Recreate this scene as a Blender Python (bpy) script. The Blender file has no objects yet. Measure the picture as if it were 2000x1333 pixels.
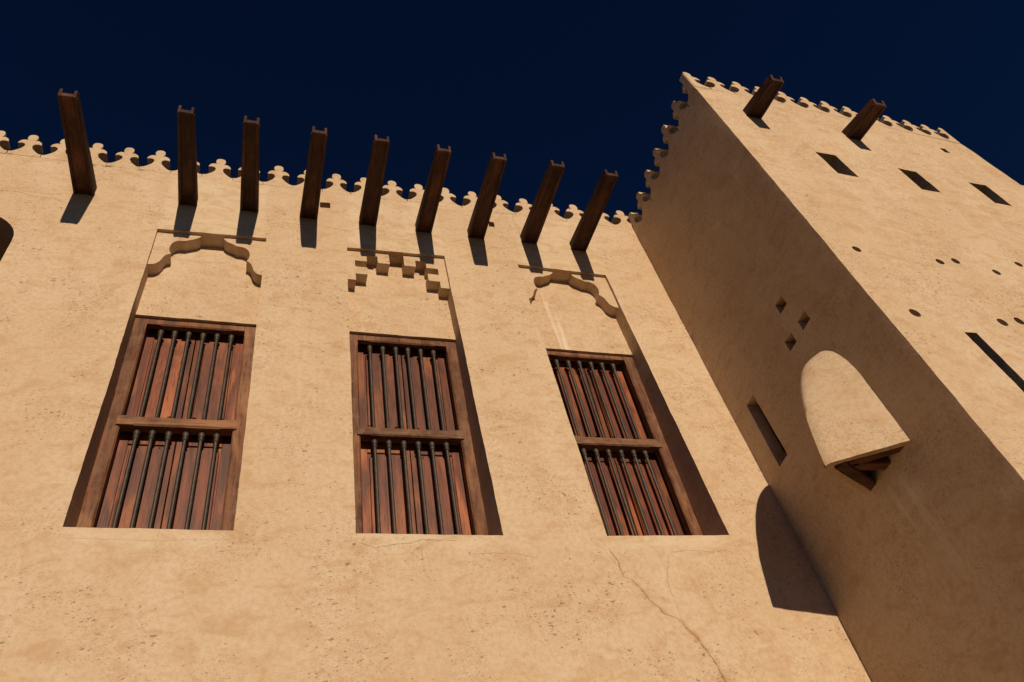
import bpy, bmesh, math, random
from mathutils import Vector, noise
from mathutils.geometry import delaunay_2d_cdt

random.seed(7)
SC = bpy.context.scene
COL = SC.collection
R = math.radians

# ------------------------------------------------------------------ camera
cam = bpy.data.cameras.new('camera')
cam.sensor_width = 36.0
cam.lens = 1548.918 / 2000 * 36.0
cam.clip_start = 0.05
cam.clip_end = 5000
co = bpy.data.objects.new('camera', cam)
co.location = (0.0, -4.716, 1.6)
co.rotation_euler = (2.42404, 0.173248, -0.250804)
COL.objects.link(co)
SC.camera = co

# ------------------------------------------------------------------ sun and sky
SUN_TAN = 0.315            # drop per metre of travel towards the wall
SUN_DX = -0.001            # sideways drift of the rays
sun_dir = Vector((SUN_DX, 1.0, -SUN_TAN)).normalized()
elev = math.asin(-sun_dir.z)
sl = bpy.data.lights.new('sun', 'SUN')
sl.energy = 4.4
sl.angle = R(0.53)
sl.color = (1.0, 0.82, 0.60)
so = bpy.data.objects.new('sun', sl)
so.rotation_euler = sun_dir.to_track_quat('-Z', 'Y').to_euler()
so.location = (0, -20, 14)
COL.objects.link(so)

w = bpy.data.worlds.new('World')
SC.world = w
w.use_nodes = True
nt = w.node_tree
nt.nodes.clear()
sky = nt.nodes.new('ShaderNodeTexSky')
sky.sky_type = 'NISHITA'
sky.sun_disc = False
sky.sun_elevation = elev
sky.sun_rotation = math.atan2(-sun_dir.x, -sun_dir.y)
sky.altitude = 1500
sky.air_density = 0.8
sky.dust_density = 0.15
sky.ozone_density = 3.0
bg = nt.nodes.new('ShaderNodeBackground')
bg.inputs['Strength'].default_value = 0.05
wo = nt.nodes.new('ShaderNodeOutputWorld')
gm = nt.nodes.new('ShaderNodeGamma')
gm.inputs['Gamma'].default_value = 1.35
nt.links.new(sky.outputs[0], gm.inputs['Color'])
tint = nt.nodes.new('ShaderNodeMix')          # deep, polarised blue
tint.data_type = 'RGBA'
tint.blend_type = 'MULTIPLY'
tint.inputs['Factor'].default_value = 1.0
tint.inputs['B'].default_value = (0.14, 0.25, 0.35, 1)
nt.links.new(gm.outputs[0], tint.inputs['A'])
nt.links.new(tint.outputs['Result'], bg.inputs['Color'])
nt.links.new(bg.outputs[0], wo.inputs['Surface'])

SC.view_settings.view_transform = 'Standard'
SC.view_settings.look = 'None'
SC.view_settings.gamma = 1.0
SC.view_settings.exposure = -0.17
SC.view_settings.use_curve_mapping = False

# ------------------------------------------------------------------ constants of the place (metres)
XC = 4.347                 # plane of the tower's side wall
YD = -1.974                # tower front at its corner
YAW = 0.0247               # tower front recedes slightly to the right


# ------------------------------------------------------------------ material helpers
class NT:
    def __init__(self, name):
        self.m = bpy.data.materials.new(name)
        self.m.use_nodes = True
        self.t = self.m.node_tree
        self.t.nodes.clear()
        self.out = self.t.nodes.new('ShaderNodeOutputMaterial')
        self.b = self.t.nodes.new('ShaderNodeBsdfPrincipled')
        self.t.links.new(self.b.outputs[0], self.out.inputs['Surface'])

    def n(self, typ, **kw):
        nd = self.t.nodes.new(typ)
        for k, v in kw.items():
            setattr(nd, k, v)
        return nd

    def set(self, sock, v):
        if isinstance(v, bpy.types.NodeSocket):
            self.t.links.new(v, sock)
        else:
            sock.default_value = v

    def math(self, op, a, b=None, c=None, clamp=False):
        nd = self.n('ShaderNodeMath', operation=op, use_clamp=clamp)
        self.set(nd.inputs[0], a)
        if b is not None:
            self.set(nd.inputs[1], b)
        if c is not None:
            self.set(nd.inputs[2], c)
        return nd.outputs[0]

    def vmul(self, v, s):
        nd = self.n('ShaderNodeVectorMath', operation='MULTIPLY')
        self.set(nd.inputs[0], v)
        nd.inputs[1].default_value = s
        return nd.outputs[0]

    def vadd(self, v, s):
        nd = self.n('ShaderNodeVectorMath', operation='ADD')
        self.set(nd.inputs[0], v)
        self.set(nd.inputs[1], s)
        return nd.outputs[0]

    def noise(self, v, scale, detail=4.0, rough=0.55, dist=0.0):
        nd = self.n('ShaderNodeTexNoise')
        self.set(nd.inputs['Vector'], v)
        nd.inputs['Scale'].default_value = scale
        nd.inputs['Detail'].default_value = detail
        nd.inputs['Roughness'].default_value = rough
        nd.inputs['Distortion'].default_value = dist
        return nd.outputs['Fac'], nd.outputs['Color']

    def mr(self, v, a, b, c=0.0, d=1.0, smooth=True):
        nd = self.n('ShaderNodeMapRange', interpolation_type='SMOOTHSTEP' if smooth else 'LINEAR')
        self.set(nd.inputs['Value'], v)
        nd.inputs['From Min'].default_value = a
        nd.inputs['From Max'].default_value = b
        nd.inputs['To Min'].default_value = c
        nd.inputs['To Max'].default_value = d
        return nd.outputs['Result']

    def mix(self, f, a, b, blend='MIX'):
        nd = self.n('ShaderNodeMix', data_type='RGBA', blend_type=blend)
        self.set(nd.inputs['Factor'], f)
        for s, v in ((nd.inputs['A'], a), (nd.inputs['B'], b)):
            if isinstance(v, tuple):
                v = (*v, 1.0) if len(v) == 3 else v
            self.set(s, v)
        return nd.outputs['Result']

    def bump(self, h, strength, dist, normal=None):
        nd = self.n('ShaderNodeBump')
        nd.inputs['Strength'].default_value = strength
        nd.inputs['Distance'].default_value = dist
        self.set(nd.inputs['Height'], h)
        if normal is not None:
            self.set(nd.inputs['Normal'], normal)
        return nd.outputs[0]


def plaster_material(name, cracked, pit):
    k = NT(name)
    geo = k.n('ShaderNodeNewGeometry')
    P = geo.outputs['Position']
    sep = k.n('ShaderNodeSeparateXYZ')
    k.set(sep.inputs[0], P)
    X, Y, Z = sep.outputs
    # broad and medium tone
    n1, c1 = k.noise(k.vmul(P, (1.6, 1.6, 0.55)), 0.9, 4, 0.62, 0.4)
    n2, c2 = k.noise(k.vmul(P, (1, 1, 1.7)), 4.2, 4, 0.65, 0.8)
    n3, c3 = k.noise(P, 26, 2, 0.6)
    col = k.mix(k.mr(n1, 0.34, 0.66), (0.572, 0.420, 0.274), (0.612, 0.470, 0.322))
    col = k.mix(k.mr(n2, 0.45, 0.70, 0, 0.70), col, (0.500, 0.325, 0.185))
    col = k.mix(k.mr(n2, 0.28, 0.42, 0.55, 0), col, (0.62, 0.49, 0.345))
    col = k.mix(k.mr(n3, 0.35, 0.75, 0, 0.34), col, (0.40, 0.25, 0.14))
    # trowel smears: contour lines of a warped noise, broken by a mask
    n4, _ = k.noise(k.vmul(P, (1, 1, 2.2)), 5.5, 4, 0.62, 1.0)
    lines = k.math('ABSOLUTE', k.math('SUBTRACT', n4, 0.5))
    lines = k.mr(lines, 0.0, 0.012, 1, 0)
    nm, _ = k.noise(k.vadd(P, (7.3, 1.2, 4.1)), 1.7, 2, 0.6)
    clus = k.mr(nm, 0.46, 0.66)
    col = k.mix(k.math('MULTIPLY', k.math('MULTIPLY', lines, clus), 0.50), col, (0.33, 0.19, 0.10))
    # fine brown flecks
    n6, _ = k.noise(k.vmul(P, (1, 1, 2.4)), 55, 2, 0.6)
    fl = k.math('MULTIPLY', k.mr(n6, 0.57, 0.68), k.mr(nm, 0.40, 0.60, 0.22, 0.85))
    col = k.mix(fl, col, (0.30, 0.175, 0.095))

    # pits: sparse voronoi cells squeezed in height, warped
    pits = None
    for sc, thr, wgt, off in ((6.5, 0.10, 0.76, (0, 0, 0)), (13.0, 0.16, 0.72, (3.1, 5.2, 1.7)), (25.0, 0.20, 0.68, (1.1, 9.2, 4.7))):
        wv, wc = k.noise(P, sc * 4.0, 1, 0.6)
        warp = k.n('ShaderNodeVectorMath', operation='SCALE')
        k.set(warp.inputs[0], wc)
        warp.inputs['Scale'].default_value = 0.55 / sc
        v = k.vadd(k.vadd(P, warp.outputs[0]), off)
        tilt = k.n('ShaderNodeVectorRotate', rotation_type='Y_AXIS')
        k.set(tilt.inputs['Vector'], v)
        tilt.inputs['Angle'].default_value = 0.22
        v = k.vmul(tilt.outputs[0], (1, 1, 2.8))
        vo = k.n('ShaderNodeTexVoronoi', feature='F1')
        k.set(vo.inputs['Vector'], v)
        vo.inputs['Scale'].default_value = sc
        sc_ = k.n('ShaderNodeSeparateColor')
        k.set(sc_.inputs[0], vo.outputs['Color'])
        rad = k.math('MULTIPLY', k.mr(sc_.outputs[0], wgt, 1.0, 0, thr * 2.0, smooth=False),
                     k.mr(nm, 0.36, 0.60, 0.40, 1.0))
        d = k.math('SUBTRACT', rad, vo.outputs['Distance'])
        p = k.mr(d, 0.0, 0.05)
        pits = p if pits is None else k.math('MAXIMUM', pits, p)
    col = k.mix(k.math('MULTIPLY', pits, pit), col, (0.125, 0.070, 0.037))

    if cracked:
        # cracks in the long wall: polylines evaluated with a curve, jagged by noise
        jn, jc = k.noise(P, 26, 2, 0.7)
        jag = k.math('MULTIPLY', k.math('SUBTRACT', jn, 0.5), 0.035)
        onwall = k.math('MULTIPLY', k.math('GREATER_THAN', Y, -0.03), k.math('LESS_THAN', Y, 0.03))
        onwall = k.math('MULTIPLY', onwall, k.math('LESS_THAN', X, XC - 0.01))

        def crack(pts, width, vertical):
            i, j = (1, 0) if vertical else (0, 1)
            pts = sorted(pts, key=lambda p: p[i])
            a0, a1 = pts[0][i], pts[-1][i]
            b0 = min(p[j] for p in pts) - 0.01
            b1 = max(p[j] for p in pts) + 0.01
            A, B = (Z, X) if vertical else (X, Z)
            fc = k.n('ShaderNodeFloatCurve')
            cm = fc.mapping
            c = cm.curves[0]
            norm = [((p[i] - a0) / (a1 - a0), (p[j] - b0) / (b1 - b0)) for p in pts]
            while len(c.points) < len(norm):
                c.points.new(0.5, 0.5)
            for q, p in zip(c.points, norm):
                q.location = p
                q.handle_type = 'VECTOR'
            cm.update()
            t = k.mr(A, a0, a1, 0, 1, smooth=False)
            k.set(fc.inputs['Value'], t)
            bc = k.mr(fc.outputs[0], 0, 1, b0, b1, smooth=False)
            d = k.math('ABSOLUTE', k.math('ADD', k.math('SUBTRACT', B, bc), jag))
            ins = k.math('MULTIPLY', k.math('GREATER_THAN', A, a0), k.math('LESS_THAN', A, a1))
            ins = k.math('MULTIPLY', ins, onwall)
            return k.math('MULTIPLY', k.mr(d, 0, width, 1, 0), ins), k.math('MULTIPLY', k.mr(d, 0.0, 0.045, 1, 0), ins)

        main = [(2.594, 4.963), (2.639, 4.853), (2.646, 4.715), (2.705, 4.69), (2.762, 4.6), (2.79, 4.512), (2.846, 4.454),
                (2.875, 4.401), (2.941, 4.376), (2.993, 4.338), (3.01, 4.282), (3.055, 4.226), (3.08, 4.171), (3.108, 4.099),
                (3.137, 4.012), (3.156, 3.892), (3.17, 3.70)]
        cl = []
        l, stain = crack(main, 0.0075, True)
        cl.append((l, 0.85))
        for pts, wd, vert, amt in (
                ([(3.117, 4.931), (3.087, 4.905), (2.996, 4.676), (2.991, 4.567), (2.997, 4.45), (2.998, 4.347)], 0.005, True, 0.5),
                ([(3.117, 4.931), (3.261, 4.946), (3.334, 4.948), (3.474, 4.932), (3.619, 4.948)], 0.005, False, 0.6),
                ([(0.691, 5.011), (0.804, 4.963), (0.951, 4.998), (1.069, 5.009), (1.147, 5.04), (1.404, 5.029)], 0.006, False, 0.7),
                ([(1.48, 4.908), (1.651, 4.921), (1.855, 4.917), (2.006, 4.876)], 0.005, False, 0.6),
                ([(1.131, 5.031), (1.139, 4.79), (1.167, 4.708)], 0.004, True, 0.4),
                ([(-0.154, 9.056), (-0.087, 9.009), (0.002, 9.049), (0.159, 9.051), (0.398, 9.086), (0.533, 9.07), (0.655, 9.033),
                  (0.808, 9.117), (0.947, 9.135), (1.157, 9.102), (1.296, 9.067), (1.445, 9.137), (1.665, 9.144), (1.8, 9.042), (2.007, 9.15)], 0.007, False, 0.55),
                ([(2.055, 9.06), (2.243, 9.051), (2.406, 9.048), (2.564, 9.08), (2.675, 9.149), (2.886, 9.072), (3.032, 9.088),
                  (3.321, 9.084), (3.607, 9.054), (3.736, 8.983), (3.849, 8.862), (4.127, 8.794)], 0.007, False, 0.6),
                ([(2.699, 9.825), (2.682, 9.689), (2.72, 9.543), (2.713, 9.39)], 0.006, True, 0.6),
                ([(-2.608, 9.053), (-2.446, 9.059), (-2.302, 9.011), (-2.214, 9.009), (-2.127, 9.018), (-2.048, 8.966)], 0.007, False, 0.7),
                ([(-2.452, 9.082), (-2.156, 9.097), (-1.998, 9.15)], 0.006, False, 0.5),
                ([(-1.17, 5.04), (-0.9, 5.03), (-0.6, 5.018), (-0.4, 5.03), (-0.16, 5.03)], 0.004, False, 0.4),
                ([(-0.62, 5.10), (-0.63, 4.86), (-0.70, 4.72)], 0.004, True, 0.35)):
            l, _ = crack(pts, wd, vert)
            cl.append((l, amt))
        cr = None
        for l, amt in cl:
            q = k.math('MULTIPLY', l, amt * 0.75)
            cr = q if cr is None else k.math('MAXIMUM', cr, q)
        sm = k.math('MULTIPLY', k.math('MULTIPLY', stain, k.mr(Z, 4.9, 4.4, 0.05, 0.42)), k.mr(n2, 0.35, 0.6, 0.35, 1))
        # paler band of patching just below each sill
        for xa, xb in ((-1.16, -0.17), (0.70, 1.74), (2.64, 3.68)):
            band = k.math('MULTIPLY', k.math('MULTIPLY', k.mr(X, xa - .03, xa + .03), k.mr(X, xb - .03, xb + .03, 1, 0)),
                          k.math('MULTIPLY', k.mr(Z, 4.93, 5.02), k.mr(n2, 0.3, 0.6, 0.55, 0.15)))
            col = k.mix(k.math('MULTIPLY', band, onwall), col, (0.64, 0.52, 0.37))
        col = k.mix(sm, col, (0.34, 0.155, 0.07))
        col = k.mix(cr, col, (0.12, 0.055, 0.028))

    # pale rinse marks: on the panel over the third window and under the hood
    def box(v, a, b, soft):
        return k.math('MULTIPLY', k.mr(v, a - soft, a), k.mr(v, b, b + soft, 1, 0))
    runs, _ = k.noise(k.vmul(P, (11, 11, 0.8)), 1.0, 3, 0.6)
    runm = k.mr(runs, 0.38, 0.68)
    r1 = k.math('MULTIPLY', box(k.math('ADD', X, k.math('MULTIPLY', Z, 0.03)), 3.09, 3.17, 0.02), box(Z, 7.55, 8.45, 0.15))
    r1 = k.math('MULTIPLY', k.math('MULTIPLY', r1, k.math('GREATER_THAN', Y, 0.1)), 1.6)
    r2 = k.math('MULTIPLY', box(k.math('ADD', Y, k.math('MULTIPLY', Z, -0.18)), -2.13, -1.93, 0.08), box(Z, 4.05, 4.6, 0.16))
    r2 = k.math('MULTIPLY', r2, k.math('GREATER_THAN', X, XC - 0.02))
    rr = k.math('MULTIPLY', k.math('MAXIMUM', r1, r2), runm)
    col = k.mix(k.math('MULTIPLY', rr, 0.55, clamp=True), col, (0.72, 0.60, 0.46))

    k.set(k.b.inputs['Base Color'], col)
    k.b.inputs['Roughness'].default_value = 0.93
    k.b.inputs['Specular IOR Level'].default_value = 0.15
    h = k.math('MULTIPLY', n2, 0.5)
    h = k.math('ADD', h, k.math('MULTIPLY', n3, 0.22))
    nf, _ = k.noise(P, 110, 1, 0.6)
    h = k.math('ADD', h, k.math('MULTIPLY', nf, 0.10))
    k.set(k.b.inputs['Normal'], k.bump(h, 0.55, 0.012))
    return k.m


def wood_material(name, dark, mid, light, axis, rough=0.6, weather=0.0):
    k = NT(name)
    geo = k.n('ShaderNodeNewGeometry')
    oi = k.n('ShaderNodeObjectInfo')
    P = geo.outputs['Position']
    s = [14.0, 14.0, 14.0]
    s[axis] = 0.9
    off = k.n('ShaderNodeVectorMath', operation='SCALE')
    comb = k.n('ShaderNodeCombineXYZ')
    for i in range(3):
        k.set(comb.inputs[i], oi.outputs['Random'])
    k.set(off.inputs[0], comb.outputs[0])
    off.inputs['Scale'].default_value = 13.7
    v = k.vadd(P, off.outputs[0])
    g, _ = k.noise(k.vmul(v, tuple(s)), 1.3, 6, 0.65, 0.7)
    g2, _ = k.noise(k.vmul(v, tuple(q * 6 if q > 2 else q * 2.0 for q in s)), 1.0, 4, 0.7, 0.2)
    sb = [2.6, 2.6, 2.6]
    sb[axis] = 0.75
    b1, _ = k.noise(k.vmul(v, tuple(sb)), 1.5, 4, 0.6, 0.5)
    col = k.mix(k.mr(g, 0.32, 0.68), dark, mid)
    col = k.mix(k.math('MULTIPLY', k.mr(b1, 0.46, 0.68), 0.85), col, light)
    col = k.mix(k.mr(g2, 0.50, 0.68, 0, 0.75), col, tuple(c * 0.35 for c in dark))
    hs = k.n('ShaderNodeHueSaturation')
    k.set(hs.inputs['Color'], col)
    k.set(hs.inputs['Value'], k.mr(oi.outputs['Random'], 0, 1, 0.66, 1.22, smooth=False))
    col = hs.outputs[0]
    if weather:
        wn, _ = k.noise(v, 5.0, 6, 0.7, 0.8)
        col = k.mix(k.mr(wn, 0.42, 0.68, 0, weather), col, (0.31, 0.185, 0.105))
    k.set(k.b.inputs['Base Color'], col)
    k.b.inputs['Roughness'].default_value = rough
    k.b.inputs['Specular IOR Level'].default_value = 0.3
    h = k.math('ADD', k.math('MULTIPLY', g, 0.5), k.math('MULTIPLY', g2, 0.5))
    k.set(k.b.inputs['Normal'], k.bump(h, 0.5, 0.004))
    return k.m


def bar_material():
    k = NT('dark_painted_bar')
    geo = k.n('ShaderNodeNewGeometry')
    n, _ = k.noise(geo.outputs['Position'], 18, 5, 0.65)
    col = k.mix(k.mr(n, 0.35, 0.7), (0.028, 0.019, 0.012), (0.060, 0.040, 0.025))
    k.set(k.b.inputs['Base Color'], col)
    k.b.inputs['Roughness'].default_value = 0.55
    k.set(k.b.inputs['Normal'], k.bump(n, 0.3, 0.003))
    return k.m


def ground_material():
    k = NT('dusty_paved_ground')
    geo = k.n('ShaderNodeNewGeometry')
    P = geo.outputs['Position']
    a, _ = k.noise(P, 0.25, 6, 0.6)
    b, _ = k.noise(P, 9, 6, 0.7)
    col = k.mix(a, (0.072, 0.057, 0.042), (0.105, 0.083, 0.062))
    col = k.mix(k.mr(b, 0.4, 0.7, 0, 0.4), col, (0.05, 0.04, 0.03))
    k.set(k.b.inputs['Base Color'], col)
    k.b.inputs['Roughness'].default_value = 0.95
    k.set(k.b.inputs['Normal'], k.bump(b, 0.5, 0.02))
    return k.m


PLASTER = plaster_material('sand_plaster', False, 0.52)
PLASTER_CRACKED = plaster_material('cracked_sand_plaster', True, 0.60)
PLASTER_FINE = plaster_material('fine_sand_plaster', False, 0.30)
WOOD_SHUTTER = wood_material('red_brown_shutter_wood', (0.066, 0.013, 0.005), (0.205, 0.045, 0.013), (0.36, 0.105, 0.030), 2, 0.5)
WOOD_FRAME = wood_material('weathered_frame_wood', (0.075, 0.024, 0.010), (0.195, 0.072, 0.030), (0.30, 0.135, 0.058), 2, 0.68, 0.30)
WOOD_RAIL = wood_material('weathered_rail_wood', (0.080, 0.028, 0.012), (0.20, 0.080, 0.036), (0.30, 0.14, 0.064), 0, 0.68, 0.42)
WOOD_SPOUT = wood_material('dark_spout_wood', (0.020, 0.007, 0.004), (0.060, 0.017, 0.007), (0.11, 0.038, 0.016), 1, 0.75, 0.06)
WOOD_HOOD = wood_material('dark_hood_wood', (0.060, 0.024, 0.012), (0.13, 0.050, 0.024), (0.19, 0.085, 0.042), 0, 0.75, 0.1)
BAR = bar_material()
GROUND = ground_material()


# ------------------------------------------------------------------ mesh helpers
def uneven(p):
    """Hand-worked plaster: a few millimetres out of true everywhere."""
    p = Vector(p)
    a = noise.noise_vector(p * 0.9 + Vector((3.1, 7.7, 1.3)))
    b = noise.noise_vector(p * 5.0)
    c = noise.noise_vector(p * 21.0 + Vector((9, 2, 4)))
    if abs(p.x - XC) < .012 and abs(p.y - YD) < .012:      # worn arris of the tower
        q = Vector((4.1, 8.2, p.z))
        e = .0012 + .0016 * noise.noise(q * 2.2) + .0016 * noise.noise(q * 7.5)
        p = p + Vector((e, e * .8, 0))
    return p + a * 0.006 + b * 0.0034 + c * 0.0019


class Geo:
    def __init__(self):
        self.v, self.f = [], []

    def add(self, verts, faces):
        o = len(self.v)
        self.v.extend(verts)
        self.f.extend([tuple(i + o for i in fc) for fc in faces])

    def build(self, name, mat, parent=None, rough=False, smooth=False, bevel=0.0):
        me = bpy.data.meshes.new(name)
        vs = [tuple(uneven(p)) for p in self.v] if rough else [tuple(p) for p in self.v]
        me.from_pydata(vs, [], self.f)
        bm = bmesh.new()
        bm.from_mesh(me)
        if bevel:
            bmesh.ops.recalc_face_normals(bm, faces=bm.faces)
            es = [e for e in bm.edges if len(e.link_faces) == 2 and e.calc_face_angle(0) > 0.6]
            bmesh.ops.bevel(bm, geom=es, offset=bevel, segments=1, affect='EDGES', clamp_overlap=True)
        bm.to_mesh(me)
        bm.free()
        if smooth:
            for p in me.polygons:
                p.use_smooth = True
        me.materials.append(mat)
        o = bpy.data.objects.new(name, me)
        COL.objects.link(o)
        if parent is not None:
            o.parent = parent
        return o


def resample(loop, step, closed=True):
    out = []
    n = len(loop)
    for i in range(n if closed else n - 1):
        a, b = Vector(loop[i]), Vector(loop[(i + 1) % n])
        m = max(1, int(round((b - a).length / step)))
        for j in range(m):
            out.append(a.lerp(b, j / m))
    if not closed:
        out.append(Vector(loop[-1]))
    return out


def inside(p, loop):
    x, y = p
    c = False
    j = len(loop) - 1
    for i in range(len(loop)):
        xi, yi = loop[i]
        xj, yj = loop[j]
        if (yi > y) != (yj > y) and x < (xj - xi) * (y - yi) / (yj - yi) + xi:
            c = not c
        j = i
    return c


def sheet(geo, outline, holes, fmap, step, flip=False, edge=0.04, d=0.0):
    """Flat sheet in (u, v) with holes; fmap(u, v, d) -> xyz."""
    loops = [resample(outline, edge * 2)] + [resample(h, edge) for h in holes]
    pts, edges = [], []
    for lp in loops:
        o = len(pts)
        pts.extend(Vector((p[0], p[1])) for p in lp)
        edges.extend((o + i, o + (i + 1) % len(lp)) for i in range(len(lp)))
    us = [p[0] for p in outline]
    vs = [p[1] for p in outline]
    rnd = random.Random(5)
    u = min(us) + step / 2
    while u < max(us):
        v = min(vs) + step / 2
        while v < max(vs):
            q = (u + rnd.uniform(-.3, .3) * step, v + rnd.uniform(-.3, .3) * step)
            if inside(q, outline):
                pts.append(Vector(q))
            v += step
        u += step
    r = delaunay_2d_cdt(pts, edges, [], 0, 1e-5)
    rv, rf = r[0], r[2]
    hb = [(min(p[0] for p in h), max(p[0] for p in h), min(p[1] for p in h), max(p[1] for p in h), h) for h in holes]
    faces = []
    for fc in rf:
        c = sum((rv[i] for i in fc), Vector((0, 0))) / len(fc)
        if not inside(c, outline):
            continue
        if any(a <= c[0] <= b and e <= c[1] <= g and inside(c, h) for a, b, e, g, h in hb):
            continue
        faces.append(tuple(reversed(fc)) if flip else tuple(fc))
    geo.add([fmap(p[0], p[1], d) for p in rv], faces)


def tunnel(geo, loop, fmap, d0, d1, edge=0.04, cap=True, closed=True, rings=1):
    lp = resample(loop, edge, closed)
    n = len(lp)
    vs = []
    for r in range(rings + 1):
        dd = d0 + (d1 - d0) * r / rings
        vs.extend(fmap(p[0], p[1], dd) for p in lp)
    fs = []
    for r in range(rings):
        for i in range(n if closed else n - 1):
            j = (i + 1) % n
            fs.append((r * n + i, r * n + j, (r + 1) * n + j, (r + 1) * n + i))
    # corners stay crisp: every long straight run gets its own strip
    geo.add(vs, fs)
    if cap:
        geo.add([fmap(p[0], p[1], d1) for p in loop], [tuple(range(len(loop)))])


def sharp_by_angle(o, ang=35):
    me = o.data
    bm = bmesh.new()
    bm.from_mesh(me)
    for e in bm.edges:
        if len(e.link_faces) == 2 and e.calc_face_angle(0) > R(ang):
            e.smooth = False
    for f in bm.faces:
        f.smooth = True
    bm.to_mesh(me)
    bm.free()


def empty(name, loc=(0, 0, 0)):
    o = bpy.data.objects.new(name, None)
    o.location = loc
    o.empty_display_size = 0.3
    COL.objects.link(o)
    return o


def circle(u, v, r, n=18):
    return [(u + r * math.cos(2 * math.pi * i / n), v + r * math.sin(2 * math.pi * i / n)) for i in range(n)]


# ------------------------------------------------------------------ ground
g = Geo()
N = 8
S = 1500
xs = [-S, -200, -40, -12, 12, 40, 200, S]
g.add([(a, b, 0) for b in xs for a in xs], [(j * 8 + i, j * 8 + i + 1, (j + 1) * 8 + i + 1, (j + 1) * 8 + i) for j in range(7) for i in range(7)])
ground = g.build('ground', GROUND)
ground['kind'] = 'structure'
ground['label'] = 'dusty dark ground in front of the walls'

# ------------------------------------------------------------------ long building
building = empty('plaster_building', (0, 0.5, 0))
building['label'] = 'long sand-plastered building with three barred wooden windows under a row of nine spouts'
building['category'] = 'building'
OFFB = Vector((0, -0.5, 0))      # parts are modelled in world coordinates


def part(o, root):
    o.parent = root
    o.location = o.location - root.location
    return o


fm_main = lambda u, v, d: (u, d, v)


def crest(x):                      # height of the valleys between the merlons
    return 9.855 + 0.016 * x


SEAM = 0.05
# (left x bottom, right x bottom, left x top, right x top, sill z, top z left, top z right)
WIN = [(-1.198, -0.147, -1.153, -0.135, 5.125, 5.108, 8.682, 8.721),
       (0.675, 1.769, 0.674, 1.728, 5.085, 5.080, 8.723, 8.763),
       (2.616, 3.709, 2.566, 3.637, 5.082, 5.095, 8.751, 8.740)]
niches = [[(a, s0), (b, s1), (d, t1), (c, t0)] for a, b, c, d, s0, s1, t0, t1 in WIN]
arch_c, arch_r = (-2.695, 8.26), 0.40
arch = [(arch_c[0] - arch_r, 5.10), (arch_c[0] + arch_r, 5.10)]
arch += [(arch_c[0] + arch_r * math.cos(R(a)), arch_c[1] + arch_r * math.sin(R(a))) for a in range(0, 181, 9)]
drains = [[(0.395, 9.45), (0.507, 9.46), (0.507, 9.572), (0.395, 9.56)],
          [(2.35, 9.488), (2.422, 9.488), (2.422, 9.596), (2.35, 9.594)]]
X0 = -3.75
top_out = [(x, crest(x) - SEAM) for x in [XC + 0.02 - i * 0.5 for i in range(17)] if x > X0]
outline = [(X0, 0), (XC + 0.02, 0)] + top_out + [(X0, crest(X0) - SEAM)]
g = Geo()
sheet(g, outline, niches + [arch] + drains, fm_main, 0.075, edge=0.045)
wall = g.build('wall', PLASTER_CRACKED, rough=True, smooth=True)
reveals = []


def opening(name, loop, fmap, dep, rings, straight=True, back=True):
    g = Geo()
    if straight:
        for i in range(len(loop)):
            tunnel(g, [loop[i], loop[(i + 1) % len(loop)]], fmap, 0, dep, cap=False, closed=False, rings=rings)
    else:
        tunnel(g, loop, fmap, 0, dep, edge=.045, cap=False, closed=True, rings=rings)
    if back:
        g.add([fmap(p[0], p[1], dep) for p in loop], [tuple(range(len(loop)))])
    o = g.build(name, PLASTER, rough=True, smooth=True)
    sharp_by_angle(o)
    return o


for h in niches:
    reveals.append(opening('window_reveal', h, fm_main, 0.52, 3))
reveals.append(opening('arch_reveal', arch, fm_main, 0.85, 4, straight=False))
for h in drains:
    reveals.append(opening('drain_slot', h, fm_main, 0.22, 1, back=False))
# the rest of the block: end wall, back and roof, and the top of the parapet
g = Geo()
BK = 6.0
zt = 9.5
g.add([(X0, 0.0, 0), (X0, BK, 0), (X0, BK, zt), (X0, 0.0, zt + 0.29)], [(0, 1, 2, 3)])
g.add([(X0, BK, 0), (XC + 3, BK, 0), (XC + 3, BK, zt), (X0, BK, zt)], [(0, 1, 2, 3)])
back = g.build('rear_wall', PLASTER)
g = Geo()
g.add([(X0 + .01, 0.36, zt - 0.25), (XC + 3, 0.36, zt - 0.25), (XC + 3, BK - .01, zt - 0.25), (X0 + .01, BK - .01, zt - 0.25)], [(0, 1, 2, 3)])
g.add([(X0, 0.016, crest(X0) - SEAM - .004), (XC, 0.016, crest(XC) - SEAM - .004), (XC, 0.35, crest(XC) - SEAM - .004), (X0, 0.35, crest(X0) - SEAM - .004)], [(0, 1, 2, 3)])
g.add([(X0, 0.35, crest(X0) - SEAM - .004), (XC, 0.35, crest(XC) - SEAM - .004), (XC, 0.35, zt - .26), (X0, 0.35, zt - .26)], [(0, 1, 2, 3)])
roof = g.build('flat_roof', PLASTER)
for o in [wall, back, roof] + reveals:
    part(o, building)

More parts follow.
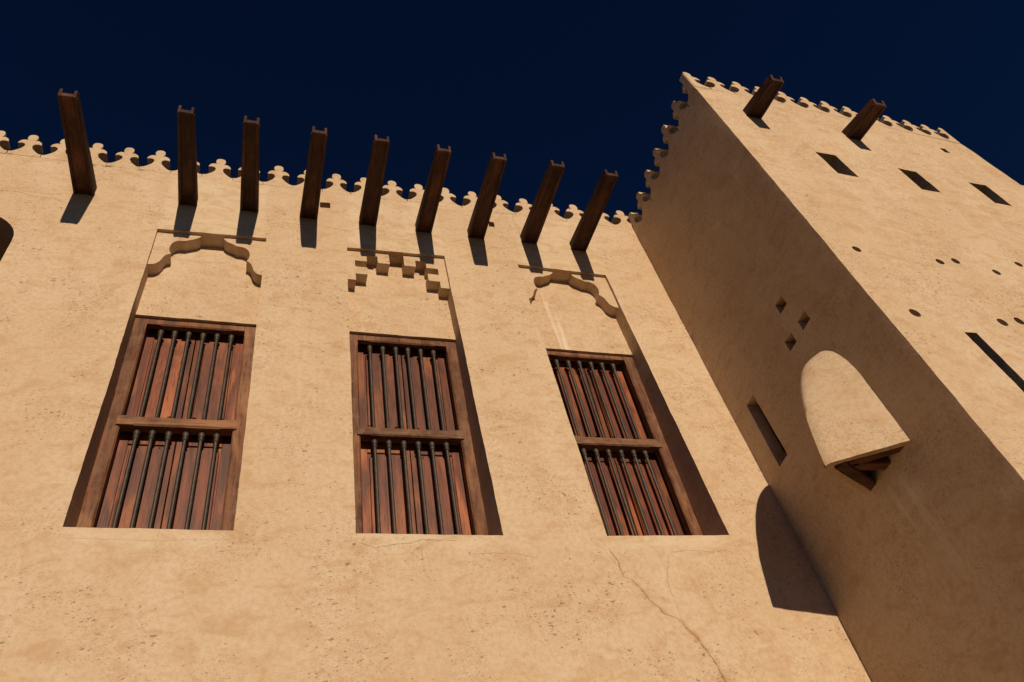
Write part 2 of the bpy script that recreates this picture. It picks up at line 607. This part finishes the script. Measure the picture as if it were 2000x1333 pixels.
# arched window at the left edge of the view: plain boarded leaf deep in its reveal
g = Geo()
for i in range(6):
    a = arch_c[0] - arch_r - .02 + i * (0.84 / 6)
    b = a + 0.84 / 6 - 0.006
    g.add([(a, .72, 5.08), (b, .72, 5.08), (b, .72, 8.70), (a, .72, 8.70), (a, .76, 5.08), (b, .76, 5.08), (b, .76, 8.70), (a, .76, 8.70)],
          [(0, 1, 2, 3), (5, 4, 7, 6), (4, 0, 3, 7), (1, 5, 6, 2), (3, 2, 6, 7), (4, 5, 1, 0)])
o = g.build('boarded_leaf', WOOD_SPOUT)
part(o, building)
g = Geo()
g.add([(-3.12, .66, 7.86), (-2.27, .66, 7.86), (-2.27, .66, 7.95), (-3.12, .66, 7.95), (-3.12, .72, 7.86), (-2.27, .72, 7.86), (-2.27, .72, 7.95), (-3.12, .72, 7.95)],
      [(0, 1, 2, 3), (5, 4, 7, 6), (4, 0, 3, 7), (1, 5, 6, 2), (3, 2, 6, 7), (4, 5, 1, 0)])
o = g.build('transom', WOOD_SPOUT, bevel=0.006)
part(o, building)

# carved niche heads: recessed spandrel plate over a deeper panel
cusp = [(.552, 8.175), (.50, 8.19), (.46, 8.235), (.443, 8.285), (.425, 8.335), (.398, 8.368), (.374, 8.38), (.393, 8.43), (.397, 8.50),
        (.374, 8.573), (.325, 8.612), (.258, 8.62), (.215, 8.648), (.16, 8.678), (.125, 8.715), (.112, 8.75), (.112, 8.80)]
step_ = [(.535, 8.213), (.446, 8.214), (.446, 8.325), (.323, 8.329), (.323, 8.448), (.447, 8.447), (.448, 8.556), (.322, 8.557),
         (.322, 8.668), (.206, 8.672), (.206, 8.557), (.080, 8.558), (.080, 8.80)]


def smooth_curve(pts, sharp):
    """Catmull-Rom through pts, keeping the listed indices as hard corners."""
    out = []
    for i in range(len(pts) - 1):
        p1, p2 = Vector(pts[i]), Vector(pts[i + 1])
        p0 = Vector(pts[i - 1]) if i > 0 and i not in sharp else p1 * 2 - p2
        p3 = Vector(pts[i + 2]) if i + 2 < len(pts) and (i + 1) not in sharp else p2 * 2 - p1
        for s in range(4):
            t = s / 4
            out.append(0.5 * ((2 * p1) + (p2 - p0) * t + (2 * p0 - 5 * p1 + 4 * p2 - p3) * t * t + (3 * p1 - p0 - 3 * p2 + p3) * t ** 3))
    out.append(Vector(pts[-1]))
    return [(p[0], p[1]) for p in out]


def niche_head(wi, kind):
    a, b, c, d, s0, s1, t0, t1 = WIN[wi]
    cx = (c + d) / 2
    hw = (d - c) / 2
    half = smooth_curve(cusp, {0, 6, 11, 15}) if kind == 'cusp' else step_
    ref_hw = 0.552 if kind == 'cusp' else 0.535
    dz = ((t0 + t1) / 2) - (8.748 if kind == 'cusp' else 8.747)
    sx = hw / ref_hw
    half = [(p[0] * sx, p[1] + dz) for p in half]
    top = max(t0, t1) + 0.02
    ov = 0.03
    right = [(cx + p[0], p[1]) for p in half if p[1] < top - .001] + [(cx + half[-1][0], top)]
    left = [(cx - p[0], p[1]) for p in half if p[1] < top - .001] + [(cx - half[-1][0], top)]
    g = Geo()
    for side, prof in ((1, right), (-1, left)):
        xe = (d if side > 0 else c) + side * ov
        poly = [(xe, prof[0][1])] + prof + [(xe, top)]
        if side > 0:
            poly = poly[::-1]
        sheet(g, poly, [], fm_main, 0.09, edge=0.02 if kind == 'cusp' else 0.03, d=0.037)
        if kind == 'cusp':
            run = [(xe, prof[0][1])] + prof
            tunnel(g, run, fm_main, 0.037, 0.175, edge=0.02, cap=False, closed=False, rings=2)
        else:
            run = [(xe, prof[0][1])] + prof
            for i in range(len(run) - 1):
                tunnel(g, run[i:i + 2], fm_main, 0.037, 0.175, edge=0.03, cap=False, closed=False, rings=2)
    o = g.build('spandrel_plate', PLASTER, rough=True)
    sharp_by_angle(o, 40)
    part(o, building)
    # panel
    zb = [7.533, 7.540, 7.527][wi]
    g = Geo()
    sheet(g, [(min(a, c) - .03, zb), (max(b, d) + .03, zb), (max(b, d) + .03, top), (min(a, c) - .03, top)], [], fm_main, 0.08, d=0.167)
    tunnel(g, [(min(a, c) - .03, zb), (max(b, d) + .03, zb)], fm_main, 0.167, 0.5, cap=False, closed=False, rings=3)
    o = g.build('niche_panel', PLASTER, rough=True)
    sharp_by_angle(o, 40)
    part(o, building)


niche_head(0, 'cusp')
niche_head(1, 'step')
niche_head(2, 'cusp')


# ------------------------------------------------------------------ windows
def yF(z):                          # frame front, deeper towards the sill
    return 0.197 + (7.5 - z) * 0.055


TILT = math.atan(0.055)


def member(g, p0, p1, wvec, dvec, ch, edge='both', stop=0.09):
    """Timber from p0 to p1; section spanned by wvec (across the face) and dvec (into the wall).
    ch = size of the stopped chamfer on the face edge(s) at the w end ('hi'), w start ('lo') or both."""
    p0, p1, wv, dv = Vector(p0), Vector(p1), Vector(wvec), Vector(dvec)
    L = (p1 - p0).length
    W, Dp = wv.length, dv.length
    wn, dn = wv.normalized(), dv.normalized()
    st = [0, stop / L, (stop + .025) / L, .5, 1 - (stop + .03) / L, 1 - stop / L, 1]
    vs = []
    for i, t in enumerate(st):
        c = ch if 2 <= i <= 4 else 0.0015
        cl = c if edge in ('lo', 'both') else .0015
        chh = c if edge in ('hi', 'both') else .0015
        o = p0.lerp(p1, t)
        wob = 0.0025 * noise.noise(o * 6.0)
        o = o + wn * wob
        sec = [(cl, 0), (W - chh, 0), (W, chh), (W, Dp), (0, Dp), (0, cl)]
        vs.extend(o + wn * a + dn * b for a, b in sec)
    fs = []
    for i in range(len(st) - 1):
        for j in range(6):
            k = (j + 1) % 6
            fs.append((i * 6 + j, i * 6 + k, (i + 1) * 6 + k, (i + 1) * 6 + j))
    fs.append(tuple(range(5, -1, -1)))
    m = (len(st) - 1) * 6
    fs.append(tuple(range(m, m + 6)))
    g.add(vs, fs)


def fixnormals(o):
    bm = bmesh.new()
    bm.from_mesh(o.data)
    bmesh.ops.recalc_face_normals(bm, faces=bm.faces)
    bm.to_mesh(o.data)
    bm.free()


def lathe(name, prof, mat, n=12):
    vs, fs = [], []
    for r, z in prof:
        vs.extend((r * math.cos(2 * math.pi * i / n), r * math.sin(2 * math.pi * i / n), z) for i in range(n))
    for k in range(len(prof) - 1):
        for i in range(n):
            j = (i + 1) % n
            fs.append((k * n + i, k * n + j, (k + 1) * n + j, (k + 1) * n + i))
    fs.append(tuple(range(n - 1, -1, -1)))
    fs.append(tuple(range((len(prof) - 1) * n, len(prof) * n)))
    me = bpy.data.meshes.new(name)
    me.from_pydata(vs, [], fs)
    for p in me.polygons:
        p.use_smooth = len(p.vertices) == 4
    me.materials.append(mat)
    return me


def bar_profile(L):
    """Foot at z = 0, crown of the knob at L."""
    p = [(.0205, 0), (.0225, .008), (.0225, .022), (.0180, .030), (.0150, .038), (.0146, .06), (.0153, L * .5), (.0147, L - .112),
         (.0152, L - .104), (.0225, L - .099), (.0235, L - .088), (.0205, L - .083), (.0165, L - .077), (.0200, L - .070),
         (.0250, L - .060), (.0268, L - .047), (.0252, L - .034), (.0200, L - .023), (.0115, L - .016), (.0060, L - .012), (.0055, L + .07)]
    return p


BAR_UP = lathe('baluster', bar_profile(1.088), BAR)
BAR_LO = lathe('baluster', bar_profile(1.228), BAR)


def box_s(g, x0, x1, z0, z1, s0, s1):
    """Board between two x, two z and two depths behind the frame face."""
    vs = []
    for s in (s0, s1):
        for x, z in ((x0, z0), (x1, z0), (x1, z1), (x0, z1)):
            vs.append((x, yF(z) + s, z))
    g.add(vs, [(0, 1, 2, 3), (5, 4, 7, 6), (4, 0, 3, 7), (1, 5, 6, 2), (3, 2, 6, 7), (4, 5, 1, 0)])


def panel_mesh(g, x0, x1, z0, z1, s_out, s_in):
    """Fielded panel: sunk border, raised field with scooped corners."""
    box_s(g, x0, x1, z0, z1, s_in, s_in + .012)
    m, r = 0.017, 0.036

    def ring(inset, s):
        a0, a1, b0, b1 = x0 + m + inset, x1 - m - inset, z0 + m + inset, z1 - m - inset
        pts = []
        for cx, cz, st in ((a0, b0, 90), (a1, b0, 180), (a1, b1, 270), (a0, b1, 0)):
            for q in range(5):
                an = R(st - q * 22.5)
                pts.append((cx + r * math.cos(an), cz + r * math.sin(an)))
        return [(x, yF(z) + s, z) for x, z in pts]
    A = ring(0, s_in - .0005)
    B = ring(.007, s_out)
    n = len(A)
    fs = [(i, (i + 1) % n, n + (i + 1) % n, n + i) for i in range(n)]
    g.add(A + B, fs + [tuple(range(n, 2 * n))])


def make_window(wi, label):
    a, b, c, d, s0, s1, t0, t1 = WIN[wi]
    zb = 5.12

    def edges(z):
        t = (z - s0) / (t0 - s0)
        return a + (c - a) * t, b + (d - b) * t
    ztop, zhb = 7.56, 7.462
    zr0, zr1 = 6.288, 6.385
    l0, r0 = edges(zb)
    l1, r1 = edges(ztop)
    w = 0.104
    g = Geo()
    dv = (0, .085, 0)
    member(g, (l0 - .012, yF(zb), zb), (l1 - .012, yF(ztop), ztop), (w + .012, 0, 0), dv, 0.013, 'hi', 0.16)
    member(g, (r0 + .012, yF(zb), zb), (r1 + .012, yF(ztop), ztop), (-(w + .012), 0, 0), dv, 0.013, 'hi', 0.16)
    member(g, (l1 + w - .004, yF(zhb) - .002, zhb + .1), (r1 - w + .004, yF(zhb) - .002, zhb + .1), (0, 0, -.1), (0, .05, 0), 0.012, 'hi', 0.10)
    fr = g.build('window', WOOD_FRAME)
    fixnormals(fr)
    fr['label'] = label
    part(fr, building)

    def sub(o):
        o.parent = fr
        o.location = o.location - building.location - fr.location if False else o.location + OFFB - fr.location
        # fr.location already carries the building offset
        return o
    # middle rail
    lm, rm = edges(6.33)
    g = Geo()
    member(g, (lm + w - .030, yF(6.33) - .012, zr1), (rm - w + .030, yF(6.33) - .012, zr1), (0, 0, zr0 - zr1), (0, .09, 0), 0.012, 'both', 0.11)
    o = g.build('middle_rail', WOOD_RAIL)
    fixnormals(o)
    subs.append((o, fr))
    # balusters
    for row in (0, 1):
        me = BAR_UP if row == 0 else BAR_LO
        zf = zr1 - .012 if row == 0 else 5.075
        for q in range(6):
            zc = zf
            L_, R_ = edges(zf + .5)
            L_, R_ = L_ + w, R_ - w
            x = (L_ + R_) / 2 + (q - 2.5) * 0.1245 * ((R_ - L_) / 0.872)
            o = bpy.data.objects.new('baluster', me)
            o.location = (x + random.uniform(-.003, .003), yF(zf) + .047, zf + random.uniform(-.004, .004))
            o.rotation_euler = (TILT, random.uniform(-.003, .003) + ((c - a) / (t0 - s0) + (d - b) / (t1 - s1)) / 2, 0)
            COL.objects.link(o)
            subs.append((o, fr))
    # two pairs of leaves
    for z0, z1 in ((5.13, zr0 + .05), (zr1 - .04, 7.60)):
        L_, R_ = edges((z0 + z1) / 2)
        L_, R_ = L_ + w - .012, R_ - w + .012
        mid = (L_ + R_) / 2
        for k, (x0, x1) in enumerate(((L_, mid - .004), (mid + .004, R_))):
            so_, si = (.082, .060) if k == 0 else (.060, .082)
            f = .122 + random.uniform(-.002, .002)
            zt_ = z1 - .155 if z1 > 7 else z1 - .125
            zb_ = z0 + .115
            for nm, q in (('shutter_stile', (x0, x0 + so_, z0, z1)), ('shutter_stile', (x1 - si, x1, z0, z1)),
                          ('shutter_rail', (x0 + so_ + .001, x1 - si - .001, z0, zb_)), ('shutter_rail', (x0 + so_ + .001, x1 - si - .001, zt_, z1))):
                g = Geo()
                ds = 0.0015 if nm == 'shutter_rail' else 0
                box_s(g, *q, f + ds, f + .03)
                o = g.build(nm, WOOD_SHUTTER, bevel=.0025)
                subs.append((o, fr))
            g = Geo()
            panel_mesh(g, x0 + so_ - .003, x1 - si + .003, zb_ - .003, zt_ + .003, f + .002, f + .017)
            o = g.build('shutter_panel', WOOD_SHUTTER)
            subs.append((o, fr))
    return fr


subs = []
make_window(0, 'barred wooden window under the rounded scalloped arch, farthest from the tower')
make_window(1, 'barred wooden window under the stepped square-notched arch, the middle one')
make_window(2, 'barred wooden window beside the tower, partly hidden by its left edge')
for o, fr in subs:
    o.parent = fr
    o.location = o.location - (building.location + fr.location)


# ------------------------------------------------------------------ merlons
HALF = [(0, .401), (.018, .399), (.034, .390), (.047, .372), (.053, .340), (.050, .305), (.041, .283), (.037, .274), (.052, .277), (.076, .274),
        (.100, .258), (.114, .236), (.121, .212), (.121, .190), (.105, .197), (.086, .2005), (.068, .198), (.050, .188), (.041, .170), (.039, .148),
        (.045, .122), (.059, .090), (.080, .061), (.104, .033), (.126, .011), (.142, .001), (.164, 0), (.164, -SEAM - .014)]


def merlon_mesh(name, half_only=False, rough_seed=0):
    if half_only:
        prof = [(p[0], p[1]) for p in HALF] + [(-.03, -SEAM - .014), (-.03, .388)]
    else:
        prof = [(p[0], p[1]) for p in HALF] + [(-p[0], p[1]) for p in HALF[:0:-1]]
    rnd = random.Random(rough_seed)
    prof = [(x + rnd.uniform(-.0016, .0016) * (1 if 0.001 < z < .40 else 0), z + rnd.uniform(-.0016, .0016) * (1 if 0.003 < z < .40 else 0)) for x, z in prof]
    bm = bmesh.new()
    vs = [bm.verts.new((x, 0, z)) for x, z in prof]
    f = bm.faces.new(vs)
    r = bmesh.ops.extrude_face_region(bm, geom=[f])
    bmesh.ops.translate(bm, verts=[e for e in r['geom'] if isinstance(e, bmesh.types.BMVert)], vec=(0, .102, 0))
    bmesh.ops.recalc_face_normals(bm, faces=bm.faces)
    for e in bm.edges:
        if len(e.link_faces) == 2 and e.calc_face_angle(0) > R(32):
            e.smooth = False
    es = [e for e in bm.edges if len(e.link_faces) == 2 and all(abs(v.co.y) < 1e-5 for v in e.verts)]
    bmesh.ops.bevel(bm, geom=es, offset=.003, segments=1, affect='EDGES', clamp_overlap=True)
    bmesh.ops.triangulate(bm, faces=[q for q in bm.faces if len(q.verts) > 4])
    me = bpy.data.meshes.new(name)
    bm.to_mesh(me)
    bm.free()
    for p in me.polygons:
        p.use_smooth = abs(p.normal.y) < .5
    me.materials.append(PLASTER)
    return me


MER = [merlon_mesh('merlon', False, s) for s in range(4)]
MER_HALF = merlon_mesh('merlon', True, 9)


def merlon(root, loc, rz, sx, sz, me):
    o = bpy.data.objects.new('merlon', me)
    o.location = loc
    o.rotation_euler = (random.uniform(-.008, .008), random.uniform(-.018, .018), rz + random.uniform(-.006, .006))
    o.scale = (sx * random.uniform(.975, 1.0), 1, sz * random.uniform(.965, 1.03))
    COL.objects.link(o)
    return part(o, root)


for k in range(-3, 22):
    x = -2.588 + .3068 * k + .000996 * k * k
    pitch = .3068 + .001992 * k
    sx = min(pitch / .328, (XC - x) / .165 if x + .164 > XC else 9)
    if x > 4.1:
        sx = pitch / .328
        x = min(x, XC - .164 * sx + .10)
    merlon(building, (x, -.003 + random.uniform(-.002, .002), crest(x) + random.uniform(-.004, .004)), 0, sx * .995, 1.0 if x < 2 else .96, MER[k % 4])


# ------------------------------------------------------------------ rain spouts
def spout_mesh(kind, L, seed):
    """Open channel; axis along -y from the wall, underside at z = 0 at the wall."""
    rnd = random.Random(seed)
    W0, W1, H = .176, .142, .150
    t = .026
    st = [-.06, 0, .25 * L, .5 * L, .75 * L, L - .035, L]
    g = Geo()
    if kind == 'bed':
        vs = []
        for s in st:
            hw = (W0 + (W1 - W0) * max(0, s) / L) / 2 - t + .002
            w_ = rnd.uniform(-.002, .002)
            z0 = .012 if s < L - .03 else .004
            vs += [(-hw, -s, z0 + w_), (hw, -s, z0 - w_), (hw, -s, .048), (-hw, -s, .048)]
    else:
        sg = -1 if kind == 'left' else 1
        vs = []
        for i, s in enumerate(st):
            hw = (W0 + (W1 - W0) * max(0, s) / L) / 2
            w_ = rnd.uniform(-.002, .002)
            top = H - .03 * max(0, s) / L
            if i == len(st) - 1:
                top -= .016
            a, b = sg * (hw + w_), sg * (hw - t)
            vs += [(a, -s, .0), (b, -s, .0), (b, -s, top), (a, -s, top)]
    n = len(st)
    fs = [(i * 4 + j, i * 4 + (j + 1) % 4, (i + 1) * 4 + (j + 1) % 4, (i + 1) * 4 + j) for i in range(n - 1) for j in range(4)]
    fs += [(3, 2, 1, 0), tuple((n - 1) * 4 + j for j in range(4))]
    bm = bmesh.new()
    me = bpy.data.meshes.new('board')
    me.from_pydata(vs, [], fs)
    bm.from_mesh(me)
    bmesh.ops.recalc_face_normals(bm, faces=bm.faces)
    es = [e for e in bm.edges if len(e.link_faces) == 2 and e.calc_face_angle(0) > .7]
    bmesh.ops.bevel(bm, geom=es, offset=.003, segments=1, affect='EDGES')
    # moulded line along the outer face of the side boards
    bm.to_mesh(me)
    bm.free()
    me.materials.append(WOOD_SPOUT)
    return me


def strip_mesh(L, sg):
    W0, W1 = .176, .142
    vs = []
    for s in (0.001, L - .03):
        hw = (W0 + (W1 - W0) * s / L) / 2
        vs += [(sg * (hw - .001), -s, .018), (sg * (hw + .007), -s, .021), (sg * (hw + .007), -s, .036), (sg * (hw - .001), -s, .040)]
    fs = [(j, (j + 1) % 4, 4 + (j + 1) % 4, 4 + j) for j in range(4)] + [(3, 2, 1, 0), (4, 5, 6, 7)]
    me = bpy.data.meshes.new('bead')
    me.from_pydata(vs, [], fs)
    bm = bmesh.new()
    bm.from_mesh(me)
    bmesh.ops.recalc_face_normals(bm, faces=bm.faces)
    bm.to_mesh(me)
    bm.free()
    me.materials.append(WOOD_SPOUT)
    return me


def spout_set(L):
    return {k: [spout_mesh(k, L, 11 * i + len(k)) for i in range(3)] for k in ('bed', 'left', 'right')}, strip_mesh(L, -1), strip_mesh(L, 1)


def rain_spout(root, loc, L, slope, rz, sets, i, label):
    sp, bl, br = sets
    bed = bpy.data.objects.new('rain_spout', sp['bed'][i % 3])
    bed.location = loc
    bed.rotation_euler = (slope, random.uniform(-.012, .012), rz)
    bed['label'] = label
    bed.scale = (random.uniform(.95, 1.05), 1, random.uniform(.95, 1.05))
    COL.objects.link(bed)
    part(bed, root)
    for nm, me in (('side_board', sp['left'][(i + 1) % 3]), ('side_board', sp['right'][(i + 2) % 3]), ('bead', bl), ('bead', br)):
        c = bpy.data.objects.new(nm, me)
        COL.objects.link(c)
        c.parent = bed
    return bed


SLOPE = math.atan(.195 / 1.115)
LONG = spout_set(math.hypot(.195, 1.115))
spx = [(-1.903, 9.146), (-.940, 9.168), (-.335, 9.188), (.276, 9.187), (.911, 9.195), (1.537, 9.184), (2.149, 9.19), (2.797, 9.215), (3.415, 9.187)]
ordn = ['first', 'second', 'third', 'fourth', 'fifth', 'sixth', 'seventh', 'eighth', 'ninth']
for i, (x, z) in enumerate(spx):
    rain_spout(building, (x, 0, z), 1.13, SLOPE + random.uniform(-.012, .012), random.uniform(-.016, .016), LONG, i, 'dark wooden rain spout, %s from the left' % ordn[i])

# ------------------------------------------------------------------ tower
tower = empty('plaster_tower', (XC + 2, 0, 0))
tower['label'] = 'plastered tower at the right, pierced with round holes and small slots, crowned with trefoil cresting'
tower['category'] = 'tower'
fm_side = lambda u, v, d: (XC + d, u, v)
fm_front = lambda u, v, d: (u, YD + YAW * (u - XC) + d, v)
SB = 9.77                           # valley height on the side


def fcrest(x):
    return 9.845 + min(.045, .06 * (x - XC))


squares = [[(-1.300, 6.625), (-1.176, 6.628), (-1.182, 6.750), (-1.300, 6.748)],
           [(-1.408, 6.282), (-1.280, 6.279), (-1.284, 6.394), (-1.407, 6.394)],
           [(-1.155, 6.280), (-1.034, 6.284), (-1.040, 6.403), (-1.157, 6.398)]]
slit_side = [(-.385, 5.662), (-.228, 5.658), (-.245, 6.402), (-.388, 6.407)]
g = Geo()
so_ = [(YD, 0), (0.03, 0), (0.03, SB - SEAM), (YD, SB - SEAM)]
sheet(g, so_, squares + [slit_side], fm_side, 0.075, flip=True, edge=0.035)
side = g.build('side_wall', PLASTER_FINE, rough=True, smooth=True)
tholes = [opening('wall_slot', h, fm_side, .13, 2, back=False) for h in squares + [slit_side]]

fwin = [[(5.36, 8.112), (5.619, 8.111), (5.586, 8.567), (5.326, 8.570)],
        [(6.438, 8.114), (6.700, 8.118), (6.672, 8.570), (6.412, 8.566)],
        [(7.452, 8.117), (7.705, 8.117), (7.681, 8.574), (7.409, 8.562)],
        [(7.691, 9.390), (7.788, 9.403), (7.779, 9.521), (7.684, 9.510)],
        [(5.085, 4.30), (5.195, 4.30), (5.160, 5.548), (5.028, 5.538)]]
fround = [(4.650, 6.569, .043), (5.563, 6.590, .043), (5.780, 6.647, .043), (6.195, 6.560, .043), (6.653, 6.785, .043),
          (4.679, 5.710, .049), (5.580, 5.738, .049), (5.805, 5.791, .049)]
frl = [circle(*q) for q in fround]
fo = [(XC, 0), (11.0, 0), (11.0, 8.82), (8.425, 8.82), (8.33, 9.60), (8.28, fcrest(8.3) - SEAM)]
fo += [(x, fcrest(x) - SEAM) for x in (7.5, 6.7, 5.9, 5.1)] + [(XC, fcrest(XC) - SEAM)]
g = Geo()
sheet(g, fo, fwin + frl, fm_front, 0.085, edge=0.035)
front = g.build('front_wall', PLASTER, rough=True, smooth=True)
tholes += [opening('wall_slot', h, fm_front, .26, 2, back=False) for h in fwin]
tholes += [opening('round_hole', h, fm_front, .35, 2, straight=False, back=False) for h in frl]
g = Geo()
ztw = 9.4
g.add([(XC + .3, YD + .35, ztw), (8.3, YD + .35, ztw), (8.3, 5.9, ztw), (XC + .3, 5.9, ztw)], [(0, 1, 2, 3)])
g.add([(XC + .018, YD + .02, SB - SEAM - .004), (XC + .3, YD + .03, SB - SEAM - .004), (XC + .3, .02, SB - SEAM - .004), (XC + .018, .02, SB - SEAM - .004)], [(0, 1, 2, 3)])
g.add([(XC + .3, YD + .30, SB - SEAM - .004), (XC + .3, 5.9, SB - SEAM - .004), (XC + .3, 5.9, ztw), (XC + .3, YD + .30, ztw)], [(0, 1, 2, 3)])
zz = [fcrest(XC) - SEAM - .004, fcrest(8.28) - SEAM - .004]
yy = [fm_front(XC, 0, .018)[1], fm_front(8.28, 0, .018)[1]]
g.add([(XC + .018, yy[0], zz[0]), (8.28, yy[1], zz[1]), (8.28, yy[1] + .34, zz[1]), (XC + .018, yy[0] + .34, zz[0])], [(0, 1, 2, 3)])
g.add([(XC + .3, yy[0] + .34, zz[0]), (8.28, yy[1] + .34, zz[1]), (8.28, yy[1] + .34, ztw - .01), (XC + .3, yy[0] + .34, ztw - .01)], [(0, 1, 2, 3)])
g.add([(8.425, fm_front(8.425, 0, 0)[1], 8.82), (8.425, 5.9, 8.82), (8.28, 5.9, zz[1]), (8.28, yy[1], zz[1])], [(0, 1, 2, 3)])
g.add([(8.425, yy[1] + .01, 8.81), (11, fm_front(11, 0, .002)[1], 8.81), (11, 5.9, 8.81), (8.425, 5.9, 8.81)], [(0, 1, 2, 3)])
g.add([(11, fm_front(11, 0, .001)[1], 0), (11, 5.9, 0), (11, 5.9, 8.81), (11, fm_front(11, 0, .001)[1], 8.81)], [(0, 1, 2, 3)])
g.add([(XC + .3, 5.91, 0), (11, 5.91, 0), (11, 5.91, 8.81), (XC + .3, 5.91, 8.81)], [(0, 1, 2, 3)])
trest = g.build('flat_roof', PLASTER)
for o in [side, front, trest] + tholes:
    part(o, tower)

# cresting on the side and on the front
for i, y in enumerate((-1.605, -1.290, -.985, -.680, -.365, -.055)):
    merlon(tower, (XC - .003, y, SB + random.uniform(-.004, .004)), -math.pi / 2, .94, .97, MER[(i + 1) % 4])
fx = [4.745, 5.080, 5.405, 5.735, 6.060, 6.375, 6.700, 7.015, 7.330, 7.660, 7.950, 8.150]
for i, x in enumerate(fx):
    if i == len(fx) - 1:
        continue
    p = fm_front(x, fcrest(x), -.003)
    merlon(tower, p, math.atan(YAW), .985, .94, MER[(i * 3) % 4])
merlon(tower, fm_front(4.385, fcrest(4.40), -.003), math.atan(YAW), 1.12, .90, MER_HALF)
merlon(tower, fm_front(8.245, fcrest(8.2), -.003), math.atan(YAW), -.95, .94, MER_HALF)
oc = merlon(tower, (XC - .003, YD + .036, SB + .02), -math.pi / 2, -1.05, .97, MER_HALF)

# spouts of the tower
SHORT = spout_set(.48)
for i, (x, z) in enumerate(((4.866, 9.190), (6.195, 9.172))):
    p = fm_front(x, z, 0)
    rain_spout(tower, p, .48, math.atan(.25), math.atan(YAW), SHORT, i,
               ('dark wooden rain spout near the tower corner', 'dark wooden rain spout farther along the tower front')[i])

# ------------------------------------------------------------------ hood on the tower side: prow-shaped drop box
HY, HB = -1.190, 4.812
PZ = [(4.812, .538), (5.00, .507), (5.27, .447), (5.50, .372), (5.71, .276), (5.83, .200), (5.91, .132), (5.97, .066), (6.005, .0)]
WZ = [(4.812, .316), (5.40, .316), (5.555, .314), (5.70, .297), (5.787, .276), (5.87, .244), (5.93, .208), (5.975, .168), (6.005, .13)]


def interp(tab, z):
    for (a, p), (b, q) in zip(tab, tab[1:]):
        if z <= b:
            return p + (q - p) * max(0, (z - a)) / (b - a)
    return tab[-1][1]


def hood_row(z, shrink, n=26):
    p = max(0.0, interp(PZ, z) - shrink)
    w_ = max(0.02, interp(WZ, z) - shrink * .75)
    eps = .085 + .25 * max(0, (z - 5.3) / .7)
    k = math.sqrt(1 + eps * eps)
    pts = []
    for i in range(n + 1):
        t = -1 + 2 * i / n
        q = (k - math.sqrt(t * t + eps * eps)) / (k - eps)
        pts.append((XC + .03 - (p + .03) * q if q > 0 else XC + .03, HY + w_ * t, z))
    return pts


zs = [HB + (6.005 - HB) * (1 - (1 - i / 30) ** 1.35) for i in range(31)]
g = Geo()
n = 26
rows = [hood_row(z, 0) for z in zs]
inn = [hood_row(z, .075) for z in zs[:22]]
vs = [p for r in rows for p in r]
fs = [(r * (n + 1) + i, r * (n + 1) + i + 1, (r + 1) * (n + 1) + i + 1, (r + 1) * (n + 1) + i) for r in range(len(rows) - 1) for i in range(n)]
g.add(vs, [tuple(reversed(f)) for f in fs])
vs = [p for r in inn for p in r]
fs = [(r * (n + 1) + i, r * (n + 1) + i + 1, (r + 1) * (n + 1) + i + 1, (r + 1) * (n + 1) + i) for r in range(len(inn) - 1) for i in range(n)]
g.add(vs, fs)
low = [(p[0], p[1], p[2] - .002 + .006 * noise.noise(Vector(p) * 14)) for p in rows[0]]
g.add(rows[0] + inn[0], [(i, i + 1, n + 1 + i + 1, n + 1 + i) for i in range(n)])
hood = g.build('hood', PLASTER_FINE, rough=True, smooth=True)
sharp_by_angle(hood, 50)
hood['label'] = 'sunlit plaster hood jutting from the shaded tower side, open underneath'
part(hood, tower)


def timber(name, p0, p1, wv, dv, ch):
    g = Geo()
    member(g, p0, p1, wv, dv, ch, 'both', .03)
    o = g.build(name, WOOD_HOOD)
    fixnormals(o)
    o.parent = hood
    o.location = o.location - (tower.location + hood.location)
    return o


bp = HB
# bearers just inside the two rims, a floor board and a joist
A = Vector((XC - .445, HY, bp + .006))
Bf = Vector((XC + .03, HY - .272, bp + .006))
Br = Vector((XC + .03, HY + .262, bp + .002))
df = (Bf - A).normalized()
nf = Vector((-df.y, df.x, 0))
nf = nf if nf.y > 0 else -nf
timber('bearer', A, Bf, nf * .085, Vector((0, 0, .09)), .010)
dr = (Br - A).normalized()
nr = Vector((-dr.y, dr.x, 0))
nr = nr if nr.y < 0 else -nr
timber('bearer', A + Vector((.004, .012, -.012)), Br + Vector((0, 0, -.012)), nr * .080, Vector((0, 0, .09)), .010)
timber('joist', (XC + .03, HY - .06, bp + .006), (XC - .30, HY - .03, bp + .006), (0, .085, 0), (0, 0, .07), .008)
timber('floor_board', (XC + .03, HY - .23, bp + .105), (XC - .40, HY - .03, bp + .105), (0, .13, 0), (0, 0, .025), .002)
timber('floor_board', (XC + .03, HY + .10, bp + .108), (XC - .40, HY + .02, bp + .108), (0, .12, 0), (0, 0, .025), .002)
